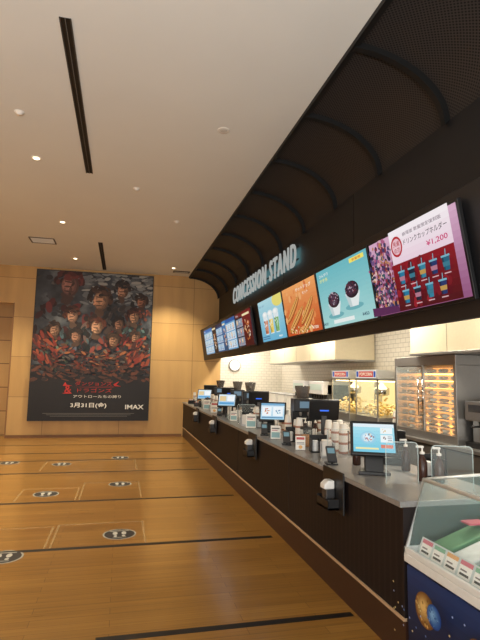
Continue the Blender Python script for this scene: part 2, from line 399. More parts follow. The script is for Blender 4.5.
menu_screen(10.25,'menu screen with a dark food panel and blue prices',smenu((40,80,130),(30,40,70),[(150,190,220),(90,150,190)],(170,200,224),(.0,.42),(52,36,34)))
menu_screen(11.45,'menu screen with a light blue price grid',smenu((110,165,205),(50,110,180),[(150,190,220),(90,160,190)],(200,222,235)))
# ------------------------------------------------------------ poster (generic dark montage stand-in)
PW,PH=2.98,3.88
ps=thing('poster',(-.75,YB-.001,.44),'huge dark fantasy adventure film poster mounted flat on the wood-panelled wall','poster')
MB().box(-PW/2-.02,PW/2+.02,-.05,0,-.02,PH+.02,BLACK).build('mount_board',ps)
def poster_bg():
    m,n,l,b=nt('poster_print')
    tc=n.new('ShaderNodeTexCoord'); no=n.new('ShaderNodeTexNoise'); no.inputs['Scale'].default_value=1.6; no.inputs['Detail'].default_value=8
    rp=n.new('ShaderNodeValToRGB'); e=rp.color_ramp.elements; e[0].position=.36; e[0].color=(*srgb((28,30,36)),1); e[1].position=.68; e[1].color=(*srgb((120,126,130)),1)
    x=rp.color_ramp.elements.new(.52); x.color=(*srgb((60,64,72)),1)
    l.new(tc.outputs['Object'],no.inputs['Vector']); l.new(no.outputs['Fac'],rp.inputs[0]); l.new(rp.outputs[0],b.inputs['Base Color']); b.inputs['Roughness'].default_value=.5
    return m
a=Art(PW,PH,0,.00005)
a.rect(0,0,1,1,None,poster_bg())
def stroke(u,v,l,wd,ang,c):
    a.ell(u,v,l,wd,c,8,ang)
def D(c,k): return tuple(max(0,min(255,int(x*k))) for x in c)
for i in range(160): stroke(R.uniform(0,1),R.uniform(.28,1),R.uniform(.02,.06),R.uniform(.006,.02),R.uniform(-1.2,1.2),R.choice([(48,50,56),(66,68,74),(38,38,44),(84,80,78),(56,52,52)]))
for i in range(110): stroke(R.uniform(.4,1),R.uniform(.78,1),R.uniform(.02,.05),R.uniform(.004,.014),R.uniform(-.5,.5),R.choice([(130,134,136),(108,112,116),(156,156,152)]))
def portrait(u,v,s,skin,hair,cloth,lean=0):
    """loose painted bust: shoulders, hair mass, light and dark side; no drawn face"""
    for i in range(46):
        x=R.uniform(-.15,.15); y=-R.random()*.22-.05
        if abs(x)>.06+(-y)*.7: continue
        stroke(u+x*s,v+y*s,R.uniform(.015,.035)*s,R.uniform(.006,.014)*s,R.uniform(.6,2.4),D(cloth,R.choice([.55,.75,1,1.25,1.7]) ))
    for i in range(30):
        an=R.uniform(-.3,math.pi+.3); q=R.uniform(.035,.062)
        stroke(u+q*1.05*math.cos(an)*s,v+(.02+q*.95*math.sin(an))*s,R.uniform(.012,.024)*s,R.uniform(.005,.01)*s,an+1.57+R.uniform(-.4,.4),D(hair,R.choice([.6,.8,1,1.3])))
    for i in range(5): stroke(u+R.uniform(-.02,.02)*s,v-R.uniform(.02,.05)*s,.022*s,.012*s,R.uniform(0,3),D(skin,.5))
    for k in range(4): a.ell(u+.004*s-.004*k*s,v+.012*s,(.042-.006*k)*s,(.042-.006*k)*s,lerp(D(skin,.55),D(skin,1.12),k/3),14)
    for i in range(10): stroke(u+R.uniform(.004,.034)*s,v+R.uniform(-.02,.04)*s,R.uniform(.006,.014)*s,.005*s,R.uniform(1,2),D(skin,R.choice([.45,.55,.65])))
    for i in range(8): stroke(u-R.uniform(.0,.03)*s,v+R.uniform(-.02,.035)*s,R.uniform(.005,.011)*s,.004*s,R.uniform(0,3),D(skin,R.choice([.9,1.15,1.25])))
    for i in range(3): stroke(u-.004*s,v+(.026-.018*i)*s,.02*s,.0035*s,R.uniform(-.15,.15),D(skin,.55))
    for i in range(9): stroke(u+R.uniform(-.045,.045)*s,v+R.uniform(.035,.062)*s,R.uniform(.012,.022)*s,.007*s,R.uniform(-.6,.6),D(hair,R.choice([.7,1,1.3])))
for q in ((.27,.88,1.8,(140,96,86),(80,34,32),(66,26,26)),(.73,.87,1.15,(170,124,98),(44,32,28),(58,50,48)),(.9,.8,.95,(155,103,78),(54,36,28),(86,44,34)),(.54,.79,1.6,(192,142,110),(64,42,30),(66,54,50)),
          (.31,.68,1.1,(180,134,108),(78,40,28),(48,62,66)),(.84,.69,1.0,(176,132,104),(74,38,28),(54,70,70)),(.71,.64,.9,(166,122,98),(40,30,26),(96,38,32)),(.17,.58,.95,(168,126,100),(58,38,30),(68,78,66)),
          (.52,.61,1.2,(194,148,118),(84,46,32),(88,44,38)),(.35,.54,.95,(160,116,92),(44,30,26),(54,56,66)),(.67,.52,.95,(168,124,96),(66,48,36),(78,68,58)),(.86,.55,.8,(150,110,86),(60,40,30),(64,54,50))): portrait(*q)
for i in range(420):
    u=R.uniform(.02,.98); v=.42+R.uniform(-.08,.08)+.05*math.cos(u*6.28)
    stroke(u,v,R.uniform(.01,.035),R.uniform(.003,.01),R.uniform(-.7,.7),R.choice([(120,52,40),(166,102,64),(84,44,38),(66,56,56),(48,46,52),(100,66,50),(40,38,44),(96,88,84)]))
for sx in (-1,1):
    for i in range(40): stroke(.5+sx*R.uniform(.3,.48),R.uniform(.36,.56),R.uniform(.02,.05),R.uniform(.004,.012),sx*R.uniform(.5,1.3)+3.14*(sx<0),R.choice([(130,48,38),(100,40,34),(150,72,50),(70,36,34)]))
grad(a,(20,19,23),(30,28,32),6,0,1,0,.3)
for i in range(200): stroke(R.uniform(0,1),.31+R.uniform(-.05,.05),R.uniform(.01,.04),R.uniform(.004,.012),R.uniform(-.6,.6),R.choice([(30,27,31),(54,44,44),(80,50,42),(24,22,26),(100,58,44)]))
RED=(190,46,40)
a.text('ダンジョンズ',.37,.23,.026,RED,.31,bold=.0)
a.text('&',.285,.178,.05,RED,None,bold=.01)
a.text('ドラゴンズ',.39,.185,.027,RED,.29,bold=.0)
a.poly([(.34,.2195),(.5,.2205),(.7,.224),(.75,.231),(.69,.2215),(.5,.2185)],RED); a.poly([(.27,.226),(.29,.252),(.3,.234),(.35,.228),(.3,.224)],RED)
a.poly([(.69,.24),(.74,.262),(.715,.236),(.76,.226),(.7,.23)],RED); a.ell(.31,.178,.04,.003,RED)
a.text('アウトローたちの誇り',.36,.148,.02,(222,214,205),.4,bold=.01)
a.text('3月31日(金)',.34,.08,.038,(236,234,230),.3,bold=.02)
a.text('IMAX',.8,.075,.03,(236,234,230),.16,bold=.02)
for i in range(3): a.rect(.12+.03*i,.045-.009*i,.88-.03*i,.048-.009*i,(105,102,100))
a.build('printed_sheet',ps,(-PW/2,-.0505,0),(1,0,0),(0,0,1))
# ------------------------------------------------------------ floor markings
TAPE=mat((20,18,18),.45); CLEAR=mat((206,172,120),.2,0,0,.4)
for x0,x1,y in ((-.08,1.66,3.36),(-1.4,1.6,5.07),(-3.4,1.6,6.86),(-3.6,1.6,8.8),(-3.6,1.6,10.0),(-3.6,1.6,10.9),(-3.6,1.6,12.1)):
    o=MB().box(x0,x1,-.03,.03,0,.0012,TAPE).build('floor_tape',loc=(0,y,.0005)); tag(o,'straight strip of black queue tape across the wooden floor','tape','queue tape strips')
for x0,x1,y0,y1 in ((-1.3,-.62,5.12,5.8),(-.62,.32,5.12,5.85),(-1.3,-.5,6.95,7.65),(-.5,.35,6.95,7.95),(-1.3,.35,9.0,9.9)):
    m=MB(); q=.022
    m.box(x0+.03,x1,y1-q,y1,0,.001,CLEAR);m.box(x0+.03,x0+.03+q,y0,y1-q,0,.001,CLEAR);m.box(x1-q,x1,y0,y1-q,0,.001,CLEAR)
    tag(m.build('masking_tape',loc=(0,0,.0005)),'thin pale translucent tape outline stuck to the floor','tape','tape outlines')
st=thing('floor_sticker',(.06,5.42,.001),'round black and white footprint distancing sticker on the floor','sticker','footprint stickers')
a=Art(.34,.34,0,.0003)
a.ell(.5,.5,.5,.5,(160,156,146),32);a.ell(.5,.5,.45,.45,(42,38,36),32)
for sx in (-1,1):
    a.ell(.5+sx*.13,.58,.075,.15,(190,186,176),16);a.ell(.5+sx*.12,.32,.055,.07,(190,186,176),16)
a.rect(.22,.76,.78,.82,(160,156,146)); a.rect(.3,.16,.7,.2,(160,156,146))
a.build('printed_disc',st,(-.17,-.17,0),(1,0,0),(0,1,0))
for p in ((-.95,4.95),(-.92,7.32),(.06,7.8),(-.97,9.6),(.06,10.2),(-1.9,9.85)): copy_thing(st,(p[0],p[1],.001))
# ------------------------------------------------------------ counter
ct=thing('service_counter',(1.68,8.1,0),'long dark brown service counter with grey stone top','counter')
Y0=2.72-8.1; Y1=YB-8.13
STONE=mat((130,128,126),.28,0,0,1,.25,0,60)
MB().box(-.02,.8,Y0,Y1,.885,.92,STONE).build('countertop',ct,.004)
MB().box(.005,.76,Y0+.01,Y1,.255,.885,REED).build('front_panel',ct)
MB().box(-.004,.02,Y0+.01,Y1,.238,.256,mat((205,175,140),.3,.2)).build('metal_strip',ct)
MB().box(.01,.74,Y0+.01,Y1,0,.238,mat((58,36,26),.4)).build('plinth',ct)
for y in (-3.3,-1.1,1.1,3.3): MB().box(.002,.0045,y-.004,y+.004,.26,.885,DBLACK).build('panel_joint',ct)
hd=thing('sanitizer_holder',(1.66,3.66,.655),'black holder with white sanitizer dispenser on counter front','dispenser','holders on the counter front')
m=MB(); m.box(-.1,.0,-.11,.11,.0,.02,BLACK); m.box(-.1,-.09,-.11,.11,0,.07,BLACK); m.box(-.1,0,-.11,-.098,0,.08,BLACK); m.box(-.1,0,.098,.11,0,.08,BLACK); m.box(-.012,0,-.19,.19,-.02,.285,BLACK)
m.build('bracket',hd,.003)
m=MB(); m.box(-.085,-.014,-.045,.045,.021,.14,mat((50,50,52),.4)); m.build('cartridge',hd,.006)
m=MB(); m.prism([(-.1,.14),(-.014,.14),(-.014,.205),(-.065,.205),(-.1,.175)],'y',-.045,.045,mat((232,232,228),.3)); m.build('dispenser_head',hd,.01)
for y in (6.1,8.7,10.7): copy_thing(hd,(1.66,y,.655))
# ------------------------------------------------------------ counter-top equipment
CT=.9205
def pos_terminal(loc,rz,label,fn,s=1.0,tilt=32):
    t=thing('touch_monitor',loc,label,'monitor','order terminals on the counter',rz)
    MB().prism([(-.12,-.06),(.12,-.06),(.1,.12),(-.1,.12)],'z',0,.025,BLACK).build('foot',t,.004)
    MB().prism([(-.05,.025),(.1,.025),(.1,.17),(.02,.22)],'x',-.07,.07,BLACK).build('neck',t,.006)
    T=Matrix.Translation((0,.01,.265))@Matrix.Rotation(-math.radians(tilt),4,'X')
    w,h=.355*s,.285*s
    MB().box(-w/2,w/2,-.015,.018,-h/2,h/2,BLACK,T).build('monitor_shell',t,.008)
    a=Art(w-.045,h-.05,1.0,.0003); fn(a)
    o=T@Vector((-(w-.045)/2,-.0155,-(h-.05)/2)); vd=(T.to_3x3()@Vector((0,0,1)))
    a.build('display_panel',t,o,(1,0,0),vd)
    return t
def ui1(a):
    grad(a,(120,200,225),(175,226,238),8); a.rect(0,.88,1,1,(225,238,245)); blob(a,.36,.5,.2,.22,(150,205,228),(225,240,250),5); bits(a,.36,.48,.14,.14,[(250,220,160),(190,80,50),(120,70,50),(240,240,235),(90,150,190)],40,.014)
    a.rect(.66,.12,.95,.24,(220,130,110)); a.rect(.66,.32,.95,.58,(236,244,246));a.rect(.66,.62,.95,.84,(236,244,246)); bits(a,.75,.45,.04,.06,[(90,60,50),(180,120,90)],8,.012); bits(a,.75,.73,.04,.06,[(200,150,50),(250,220,120)],8,.012)
    for i in range(3): a.rect(.83,.38+.06*i,.93,.4+.06*i,(90,110,130))
    a.rect(.05,.05,.6,.11,(240,232,170))
def ui2(a):
    grad(a,(170,210,230),(215,232,242),6); a.rect(0,.86,1,1,(120,170,205)); a.rect(.06,.2,.45,.78,(236,242,246)); a.rect(.52,.2,.94,.78,(236,242,246)); bits(a,.25,.5,.12,.18,[(200,120,90),(240,200,150),(150,90,70)],14,.025); bits(a,.73,.5,.12,.18,[(100,160,190),(200,232,240),(90,130,170)],14,.025); a.rect(.05,.05,.95,.12,(90,140,180))
def ui3(a):
    grad(a,(170,205,225),(215,232,242),6); a.rect(.05,.1,.95,.3,(90,160,210)); a.rect(.05,.4,.45,.85,(225,200,150)); a.rect(.52,.4,.95,.85,(240,243,245))
pos_terminal((1.93,3.52,CT),math.radians(-25),'black touch monitor with bright blue menu screen tilted on the counter',ui1,1.0)
pos_terminal((1.98,6.3,CT),math.radians(-22),'black touch monitor with a blue and white screen on the counter',ui2)
pos_terminal((1.98,9.2,CT),math.radians(-20),'black touch monitor with a pale blue screen on the counter',ui3)
pos_terminal((2.0,11.9,CT),math.radians(-20),'black touch monitor with a pale screen at the counter end',ui3)
rg=thing('cash_register',(2.26,5.25,CT),'black cash register with raised operator screen and small blue light','cash register','cash registers',math.radians(-12))
MB().box(-.17,.17,-.17,.17,0,.1,BLACK).build('drawer_box',rg,.006)
MB().box(-.03,.03,-.02,.03,.1,.3,DGREY).build('neck',rg,.004)
T=Matrix.Translation((0,0,.37))@Matrix.Rotation(math.radians(18),4,'X')
MB().box(-.17,.17,-.025,.02,-.12,.12,BLACK,T).build('monitor_shell',rg,.01)
MB().box(-.05,.05,-.03,-.024,-.01,.005,mat((60,110,230),.4,0,1.3),T).build('indicator_light',rg)
MB().box(.04,.15,-.14,-.03,.1,.2,DGREY).build('receipt_printer',rg,.006)
for i,(x,y,rz,s) in enumerate(((2.27,8.0,-15,1),(2.27,10.3,-10,1),(2.27,12.6,-12,1))):
    copy_thing(rg,(x,y,CT),math.radians(rz))
copy_thing(rg,(2.34,3.92,CT),math.radians(-35),'black cash register with operator screen behind the near monitor',.6)
dm=thing('beverage_machine',(2.28,8.6,CT),'tall black countertop drink machine with drip tray and small display','drink machine','black drink machines',math.radians(-12))
m=MB(); m.box(-.14,.14,-.02,.2,0,.46,BLACK); m.box(-.14,.14,-.16,.0,.3,.46,BLACK); m.box(-.14,.14,-.16,.0,0,.04,BLACK); m.build('body',dm,.012)
MB().box(-.11,.11,-.15,-.03,.04,.048,STEEL).build('drip_tray',dm)
m=MB()
for x in (-.05,.05): m.lathe([(.012,.25),(.018,.27),(.018,.3)],STEEL,(x,-.09,0),12)
m.build('nozzle',dm)
MB().box(-.07,.07,-.164,-.16,.35,.43,mat((130,160,180),.3,0,.6)).build('display_panel',dm)
MB().lathe([(.07,.46),(.1,.6),(.1,.62),(.0,.625)],mat((90,84,80),.2,0,0,.8),(0,.08,0),18).build('bean_hopper',dm)
for p in ((2.28,5.95),(2.28,9.6),(2.28,11.35)): copy_thing(dm,(*p,CT))
cs=thing('paper_cup_stack',(0,0,CT),'tall stack of upturned white paper cups with coloured band','cups','cup stacks on the counter')
m=MB()
for i in range(9): m.lathe([(.044,.022*i),(.045,.022*i+.004),(.042,.022*i+.022)],WHITE if i%4 else mat((170,120,100),.5))
m.lathe([(.042,.198),(.032,.28),(.03,.285)],WHITE); m.build('cups',cs)
CUPS=[(2.14,4.5),(2.27,4.55),(2.06,5.62),(2.42,4.8),(2.1,7.1),(2.25,7.15),(2.36,7.0),(2.05,9.8),(2.2,10.85),(2.3,10.95),(2.1,13.1)]
cs.location=(*CUPS[0],CT)
for i,c in enumerate(CUPS[1:]): copy_thing(cs,(*c,CT),None,None,(1,.8,.9)[i%3])
nd=thing('napkin_dispenser',(1.9,4.35,CT),'small steel napkin dispenser with white napkins on the counter','dispenser','napkin dispensers',math.radians(-20))
m=MB(); m.box(-.06,.06,-.08,.08,0,.015,STEEL);m.box(-.06,-.052,-.08,.08,0,.13,STEEL);m.box(.052,.06,-.08,.08,0,.13,STEEL);m.box(-.06,.06,.072,.08,0,.13,STEEL); m.build('case',nd,.002)
MB().box(-.045,.045,-.07,.065,.016,.15,WHITE).build('napkins',nd,.003)
for p in ((1.85,7.25),(1.88,10.1),(2.0,8.3)): copy_thing(nd,(*p,CT))
sh=thing('straw_holder',(1.98,4.85,CT),'clear cup of wrapped straws on the counter','straws','straw holders')
MB().lathe([(.03,0),(.034,.1),(.031,.1),(.028,.004)],GLASS).build('cup',sh)
m=MB()
for i in range(12):
    aa=i*2.4; r=.006+.0012*i; m.tube([(r*math.cos(aa),r*math.sin(aa),.005),(1.8*r*math.cos(aa),1.8*r*math.sin(aa),.2)],.0035,WHITE if i%3 else DGREY,5)
m.build('straws',sh)
for p in ((1.9,5.9),(1.9,8.2),(1.95,10.9),(2.1,4.8),(1.85,9.95)): copy_thing(sh,(*p,CT))
lo_=thing('lid_organizer',(1.94,4.62,CT),'black countertop organizer with stacks of white cup lids','organizer','lid organizers',math.radians(-10))
m=MB(); m.box(-.09,.09,-.06,.06,0,.012,BLACK); m.box(-.09,.09,.05,.06,0,.16,BLACK)
for x in (-.09,-.004,.082): m.box(x,x+.008,-.06,.06,0,.13,BLACK)
m.build('tray',lo_,.001)
for x in (-.045,.042):
    m=MB()
    for i in range(7): m.lathe([(.036,0),(.038,.004),(.03,.012),(.028,.014)],mat((235,235,232),.3),(x,-.005,.0125+.0145*i),14)
    m.build('lid_stack',lo_)
for p in ((1.95,5.38),(2.0,6.85),(1.98,7.6),(2.0,8.95),(1.98,10.4),(2.34,3.38)): copy_thing(lo_,(*p,CT))
def sign_stand(x,y,rz,fn,label,w=.15,h=.21):
    t=thing('table_sign',(x,y,CT),label,'sign','small signs on the counter',math.radians(rz))
    m=MB(); m.box(-w/2,w/2,-.04,.05,0,.004,GLASS); T=Matrix.Translation((0,-.02,.004))@Matrix.Rotation(-.2,4,'X'); m.box(-w/2,w/2,0,.004,0,h,GLASS,T); m.build('acrylic_stand',t)
    a=Art(w*.96,h*.96,0,.0004); fn(a); a.build('printed_card',t,T@Vector((-w*.48,-.0003,.003)),(1,0,0),T.to_3x3()@Vector((0,0,1)))
def c1(a): a.rect(0,0,1,1,(235,233,226)); a.rect(.08,.74,.92,.92,(190,80,80)); a.rect(.1,.5,.9,.54,(80,80,85)); a.rect(.1,.4,.9,.44,(80,80,85)); a.ell(.5,.2,.2,.13,(230,180,110))
def c2(a): a.rect(0,0,1,1,(238,236,230)); a.rect(.08,.1,.92,.5,(140,180,185)); a.rect(.1,.75,.9,.82,(60,60,70)); a.rect(.1,.62,.7,.67,(180,80,100))
L1='small white card with red heading in an acrylic stand'; L2='small white card with teal picture in an acrylic stand'
for x,y,fn,L,w_,h_ in ((1.79,4.75,c1,L1,.1,.14),(1.8,5.6,c2,L2,.12,.16),(1.82,6.8,c2,L2,.15,.2),(1.82,7.9,c2,L2,.12,.16),(1.82,9.6,c1,L1,.15,.21),(1.82,10.5,c2,L2,.15,.21)):
    sign_stand(x,y,-18,fn,L,w_,h_)
cr=thing('card_reader',(1.78,3.98,CT),'small black payment card reader on a stand','card reader','card readers',math.radians(-15))
MB().box(-.05,.05,-.06,.06,0,.01,BLACK).build('base',cr,.002)
T=Matrix.Translation((0,0,.08))@Matrix.Rotation(-.9,4,'X')
MB().box(-.04,.04,-.012,.012,-.085,.085,DGREY,T).box(-.01,.01,.0,.03,-.08,.0,BLACK,T).build('handset',cr,.003)
MB().box(-.03,.03,-.0135,-.012,.0,.06,mat((150,190,200),.3,0,.5),T).build('display_panel',cr)
for p in ((1.78,6.0),(1.78,8.9),(1.78,5.15)): copy_thing(cr,(*p,CT))
PGL=mat((225,240,240),.03,0,0,.06,0)
def rr(w,z0,z1,r,n=6):
    pts=[(-w,z0),(w,z0)]
    for i in range(n+1): a_=math.pi/2*i/n; pts.append((w-r+r*math.cos(a_),z1-r+r*math.sin(a_)))
    for i in range(n+1): a_=math.pi/2+math.pi/2*i/n; pts.append((-w+r+r*math.cos(a_),z1-r+r*math.sin(a_)))
    return pts
def shield(loc,w,h,label,rz=-14,r=.03):
    ap=thing('acrylic_partition',loc,label,'partition','clear screens on the counter',math.radians(rz))
    pp=rr(w,.02,h,r)
    MB().prism(pp,'y',-.003,.003,PGL).build('clear_sheet',ap)
    m=MB(); m.box(-w,-w+.03,-.05,.05,0,.02,PGL); m.box(w-.03,w,-.05,.05,0,.02,PGL); m.tube([(x,0,z) for x,z in pp[1:]+pp[:1]],.0024,mat((205,220,220),.2),6); m.build('edge_frame',ap)
    return ap
shield((1.9,3.08,CT),.11,.3,'tall clear acrylic panel standing on the counter end')
shield((2.13,2.86,CT),.13,.3,'clear acrylic panel standing beside the freezer',-20)
ap=shield((1.98,4.15,CT),.15,.27,'small rounded clear acrylic shield standing on the counter')
for p in ((2.0,6.65),(2.0,9.45),(2.02,7.85)): copy_thing(ap,(*p,CT))
bt=thing('syrup_bottle',(2.4,4.4,CT),'dark plastic syrup bottle with white pump','bottle','syrup bottles')
MB().lathe([(.03,0),(.035,.01),(.035,.13),(.02,.165),(.014,.17),(.014,.19)],mat((60,34,26),.25)).build('body',bt)
m=MB(); m.lathe([(.017,.19),(.017,.205),(.006,.208),(.006,.235)],WHITE); m.box(-.045,.01,-.008,.008,.235,.248,WHITE); m.build('pump',bt)
cb=thing('condiment_box',(2.38,4.9,CT),'small black condiment caddy with white packets','caddy','condiment caddies')
m=MB(); m.box(-.07,.07,-.05,.05,0,.008,BLACK)
for q in ((-.07,-.064,-.05,.05),(.064,.07,-.05,.05),(-.07,.07,-.05,-.044),(-.07,.07,.044,.05)): m.box(*q,0,.085,BLACK)
m.build('box',cb,.001)
for i in range(6): MB().box(-.055+.018*i,-.045+.018*i,-.035,.035,.009,.11+.006*(i%3),WHITE if i%3 else mat((190,90,70),.5)).build('packet',cb)
tr=thing('serving_tray_stack',(2.05,5.0,CT),'stack of dark serving trays on the counter','trays','tray stacks')
m=MB()
for i in range(7): m.box(-.14,.14,-.1,.1,.012*i,.012*i+.009,mat((40,36,36) if i%2 else (66,58,56),.4))
m.build('trays',tr,.002)
jr=thing('snack_jar',(2.1,5.0,CT),'clear lidded jar of caramel snacks on the counter','jar','snack jars')
MB().lathe([(.06,0),(.065,.01),(.065,.17),(.055,.18)],GLASS).build('jar_body',jr)
MB().lathe([(.056,.004),(.058,.02),(.058,.1),(.04,.125),(0,.13)],mat((176,120,66),.8,0,0,1,.35,0,60)).build('snacks',jr)
MB().lathe([(.06,.18),(.062,.185),(.062,.205),(.02,.21),(.018,.225),(0,.228)],mat((40,40,42),.4)).build('lid',jr)
pb=thing('receipt_printer',(2.1,5.0,CT),'compact black receipt printer with white paper slip','printer','receipt printers')
MB().prism([(-.09,0),(.09,0),(.09,.13),(-.03,.15),(-.09,.09)],'x',-.07,.07,BLACK).build('body',pb,.008)
MB().box(-.035,.035,-.06,-.058,.11,.19,WHITE).build('paper_slip',pb)
rad={'monitor':.2,'cash register':.25,'cups':.05,'dispenser':.11,'straws':.045,'organizer':.12,'sign':.08,'card reader':.1,'partition':.17,'bottle':.05,'caddy':.1,'trays':.18,'drink machine':.22,'jar':.075,'printer':.12}
extras=(bt,cb,tr,jr,pb)
occ=[(o.location.x,o.location.y,rad.get(o.get('category'),.1),o) for o in COL.objects if o.parent is None and abs(o.location.z-CT)<.002 and 'category' in o and o not in extras]
def free(x,y,r): return all(math.hypot(x-a_,y-b_)>r+c_+.01 for a_,b_,c_,_ in occ)
R2=random.Random(11)
def scatter(o,n,x0,x1,y0,y1):
    r=rad[o['category']]; first=True; k=0; tries=0
    while k<n and tries<900:
        tries+=1; x=R2.uniform(x0,x1);y=R2.uniform(y0,y1)
        if free(x,y,r):
            if first: o.location=(x,y,CT); first=False; q=o
            else: q=copy_thing(o,(x,y,CT),R2.uniform(-.5,.1))
            occ.append((x,y,r,q)); k+=1
scatter(tr,3,1.98,2.28,4.4,12.8)
scatter(pb,6,1.85,2.3,4.3,12.5)
scatter(jr,10,1.85,2.38,4.0,12.5)
scatter(cb,14,1.78,2.36,3.2,12.8)
scatter(bt,22,1.95,2.42,3.1,12.9)
def more(o,n,x0,x1,y0,y1):
    r=rad[o['category']];k=0;tries=0
    while k<n and tries<1200:
        tries+=1; x=R2.uniform(x0,x1);y=R2.uniform(y0,y1)
        if free(x,y,r): occ.append((x,y,r,copy_thing(o,(x,y,CT),None))); k+=1
more(cs,7,1.9,2.42,4.0,6.2)
more(cs,18,1.9,2.42,6,12.9)
more(sh,10,1.76,2.3,4.0,12.5)
# ------------------------------------------------------------ ice cream freezer
fz=thing('ice_cream_freezer',(1.69,1.9,0),'ice cream display freezer with slanted glass top and navy printed body','freezer')
def navy():
    m,n,l,b=nt('navy_print')
    tc=n.new('ShaderNodeTexCoord'); no=n.new('ShaderNodeTexNoise'); no.inputs['Scale'].default_value=5
    rp=n.new('ShaderNodeValToRGB'); rp.color_ramp.elements[0].position=.35; rp.color_ramp.elements[0].color=(*srgb((8,16,40)),1); rp.color_ramp.elements[1].position=.7; rp.color_ramp.elements[1].color=(*srgb((26,56,112)),1)
    l.new(tc.outputs['Object'],no.inputs['Vector']); l.new(no.outputs['Fac'],rp.inputs[0]); l.new(rp.outputs[0],b.inputs['Base Color']); b.inputs['Roughness'].default_value=.35; return m
MB().box(0,.8,-.9,.8,.08,.58,navy()).build('cabinet_body',fz,.01)
MB().box(.04,.76,-.86,.76,0,.08,BLACK).build('base',fz)
FR=mat((226,228,226),.3,.1)
MB().box(-.015,.815,-.915,.815,.585,.635,FR).box(-.015,.815,.795,.815,.635,.67,FR).box(-.015,.005,-.915,.815,.635,.67,FR).box(.795,.815,-.915,.815,.635,.67,FR).build('rim',fz,.005)
FGL=mat((190,225,222),.03,0,0,.12,0)
m=MB()
m.add([(.0,-.9,.67),(.0,.8,.67),(.12,.8,1.05),(.12,-.9,1.05)],[(0,1,2,3)],FGL)
m.add([(.12,-.9,1.05),(.12,.8,1.05),(.62,.8,1.07),(.62,-.9,1.07)],[(0,1,2,3)],FGL)
m.add([(0,.8,.67),(.8,.8,.67),(.62,.8,1.07),(.12,.8,1.05)],[(0,1,2,3)],FGL)
m.build('glass_cover',fz)
m=MB()
m.tube([(.0,.8,.67),(.12,.8,1.05),(.62,.8,1.07),(.78,.8,.67)],.011,FR)
m.tube([(.12,.8,1.05),(.12,-.9,1.05)],.012,FR); m.tube([(.62,.8,1.07),(.62,-.9,1.07)],.016,FR)
m.build('glass_frame',fz)
MB().box(.72,.78,-.88,.78,.63,1.0,mat((210,228,228),.5)).build('rear_shelf_wall',fz)
MB().box(.58,.6,-.85,.75,1.03,1.05,mat((225,248,255),.5,0,7)).build('case_fill_tube',fz)  # emissive tube added to brighten the glass and ice cream
for i in range(9):
    y=.66-.185*i; c=[(96,146,104),(224,230,228),(120,160,106),(228,232,230),(214,150,160),(110,150,96),(230,215,190),(130,90,64),(200,210,200)][i]
    m=MB(); m.prism([(.1,.64),(.66,.64),(.66,.84),(.1,.68)],'y',y-.085,y+.085,mat((176,196,200),.35)); m.build('tub',fz,.003)
    m=MB(); m.prism([(.12,.682),(.64,.845),(.63,.87),(.4,.8),(.13,.71)],'y',y-.075,y+.075,mat(c,.7,0,0,1,.25,0,25)); m.build('ice_cream',fz,.006)
    MB().box(.3,.42,y-.03,y+.05,.79,.8,mat((240,240,236),.5) if i%2 else mat((190,80,100),.5),Matrix.Translation((0,0,.03))).build('flavour_card',fz)
a=Art(1.6,.1,0,.0004); a.rect(0,0,1,1,(205,215,215))
for i in range(14):
    u=.01+.07*i; a.rect(u,.08,u+.058,.92,(240,238,234)); a.rect(u,.7,u+.058,.92,[(205,110,130),(130,180,150),(225,170,110)][i%3]); a.rect(u+.008,.2,u+.05,.32,(70,60,60)); a.rect(u+.008,.42,u+.038,.5,(120,110,110))
a.build('flavour_labels',fz,(.045,.77,.64),(0,-1,0),(.4,0,.9))
a=Art(1.698,.48,0,.0003)
grad(a,(10,20,48),(24,50,100),10)
def orb(u,v,r,c0,c1):
    blob(a,u,v,r,r*3.5,c0,c1,9,28)
    for k in range(26):
        an=R.uniform(0,6.28); q=R.random()**.5*.85*r; a.ell(u+q*math.cos(an),v+q*3.5*math.sin(an),r*.1,r*.3,lerp(c0,c1,R.random()),8,an)
for u,v,r in ((.1,.62,.055),(.2,.28,.05),(.36,.6,.045),(.5,.3,.06),(.66,.62,.06),(.82,.35,.07)): orb(u,v,r,(120,80,34),(228,194,122))
for u,v,r in ((.2,.72,.035),(.3,.4,.04),(.43,.75,.03),(.58,.5,.04),(.74,.2,.04)): orb(u,v,r,(24,66,140),(128,178,222))
for i in range(90): a.ell(R.uniform(.01,.99),R.uniform(.03,.97),.0035,.011,R.choice([(150,170,215),(220,200,140),(90,120,180)]),8)
a.build('body_graphic',fz,(-.001,.799,.09),(0,-1,0),(0,0,1))
# ------------------------------------------------------------ kitchen
bc=thing('back_worktop',(3.73,8,0),'stainless back worktop with dark cabinets along the tiled kitchen wall','worktop')
MB().box(0,.75,-5.2,5.4,.86,.9,STEEL).build('worktop',bc,.004)
MB().box(.03,.75,-5.2,5.4,.1,.86,mat((70,68,66),.4,.5)).build('cabinet_body',bc)
MB().box(.08,.75,-5.15,5.4,0,.1,BLACK).build('toe_kick',bc)
for i in range(9):
    y=-5.2+1.17*i; MB().box(.01,.03,y+.02,y+1.15,.12,.84,mat((120,118,114),.35,.7)).build('door',bc,.003)
def hood(y0,y1,label):
    t=thing('range_hood',(3.7,(y0+y1)/2,1.985),label,'range hood','kitchen hoods'); L=(y1-y0)/2
    HM=mat((214,202,172),.45)
    MB().prism([(0,0),(0,.5),(.2,.9),(.78,.9),(.78,0)],'y',-L,L,HM).build('hood_shell',t,.006)
    MB().box(-.01,.78,-L-.01,L+.01,-.03,.0,STEEL).build('gutter',t,.003)
    k=int(2*L/.8)
    for i in range(k):
        y=-L+.4+.8*i; MB().box(-.003,0,y-.003,y+.003,.0,.5,mat((160,150,130),.5)).build('panel_seam',t)
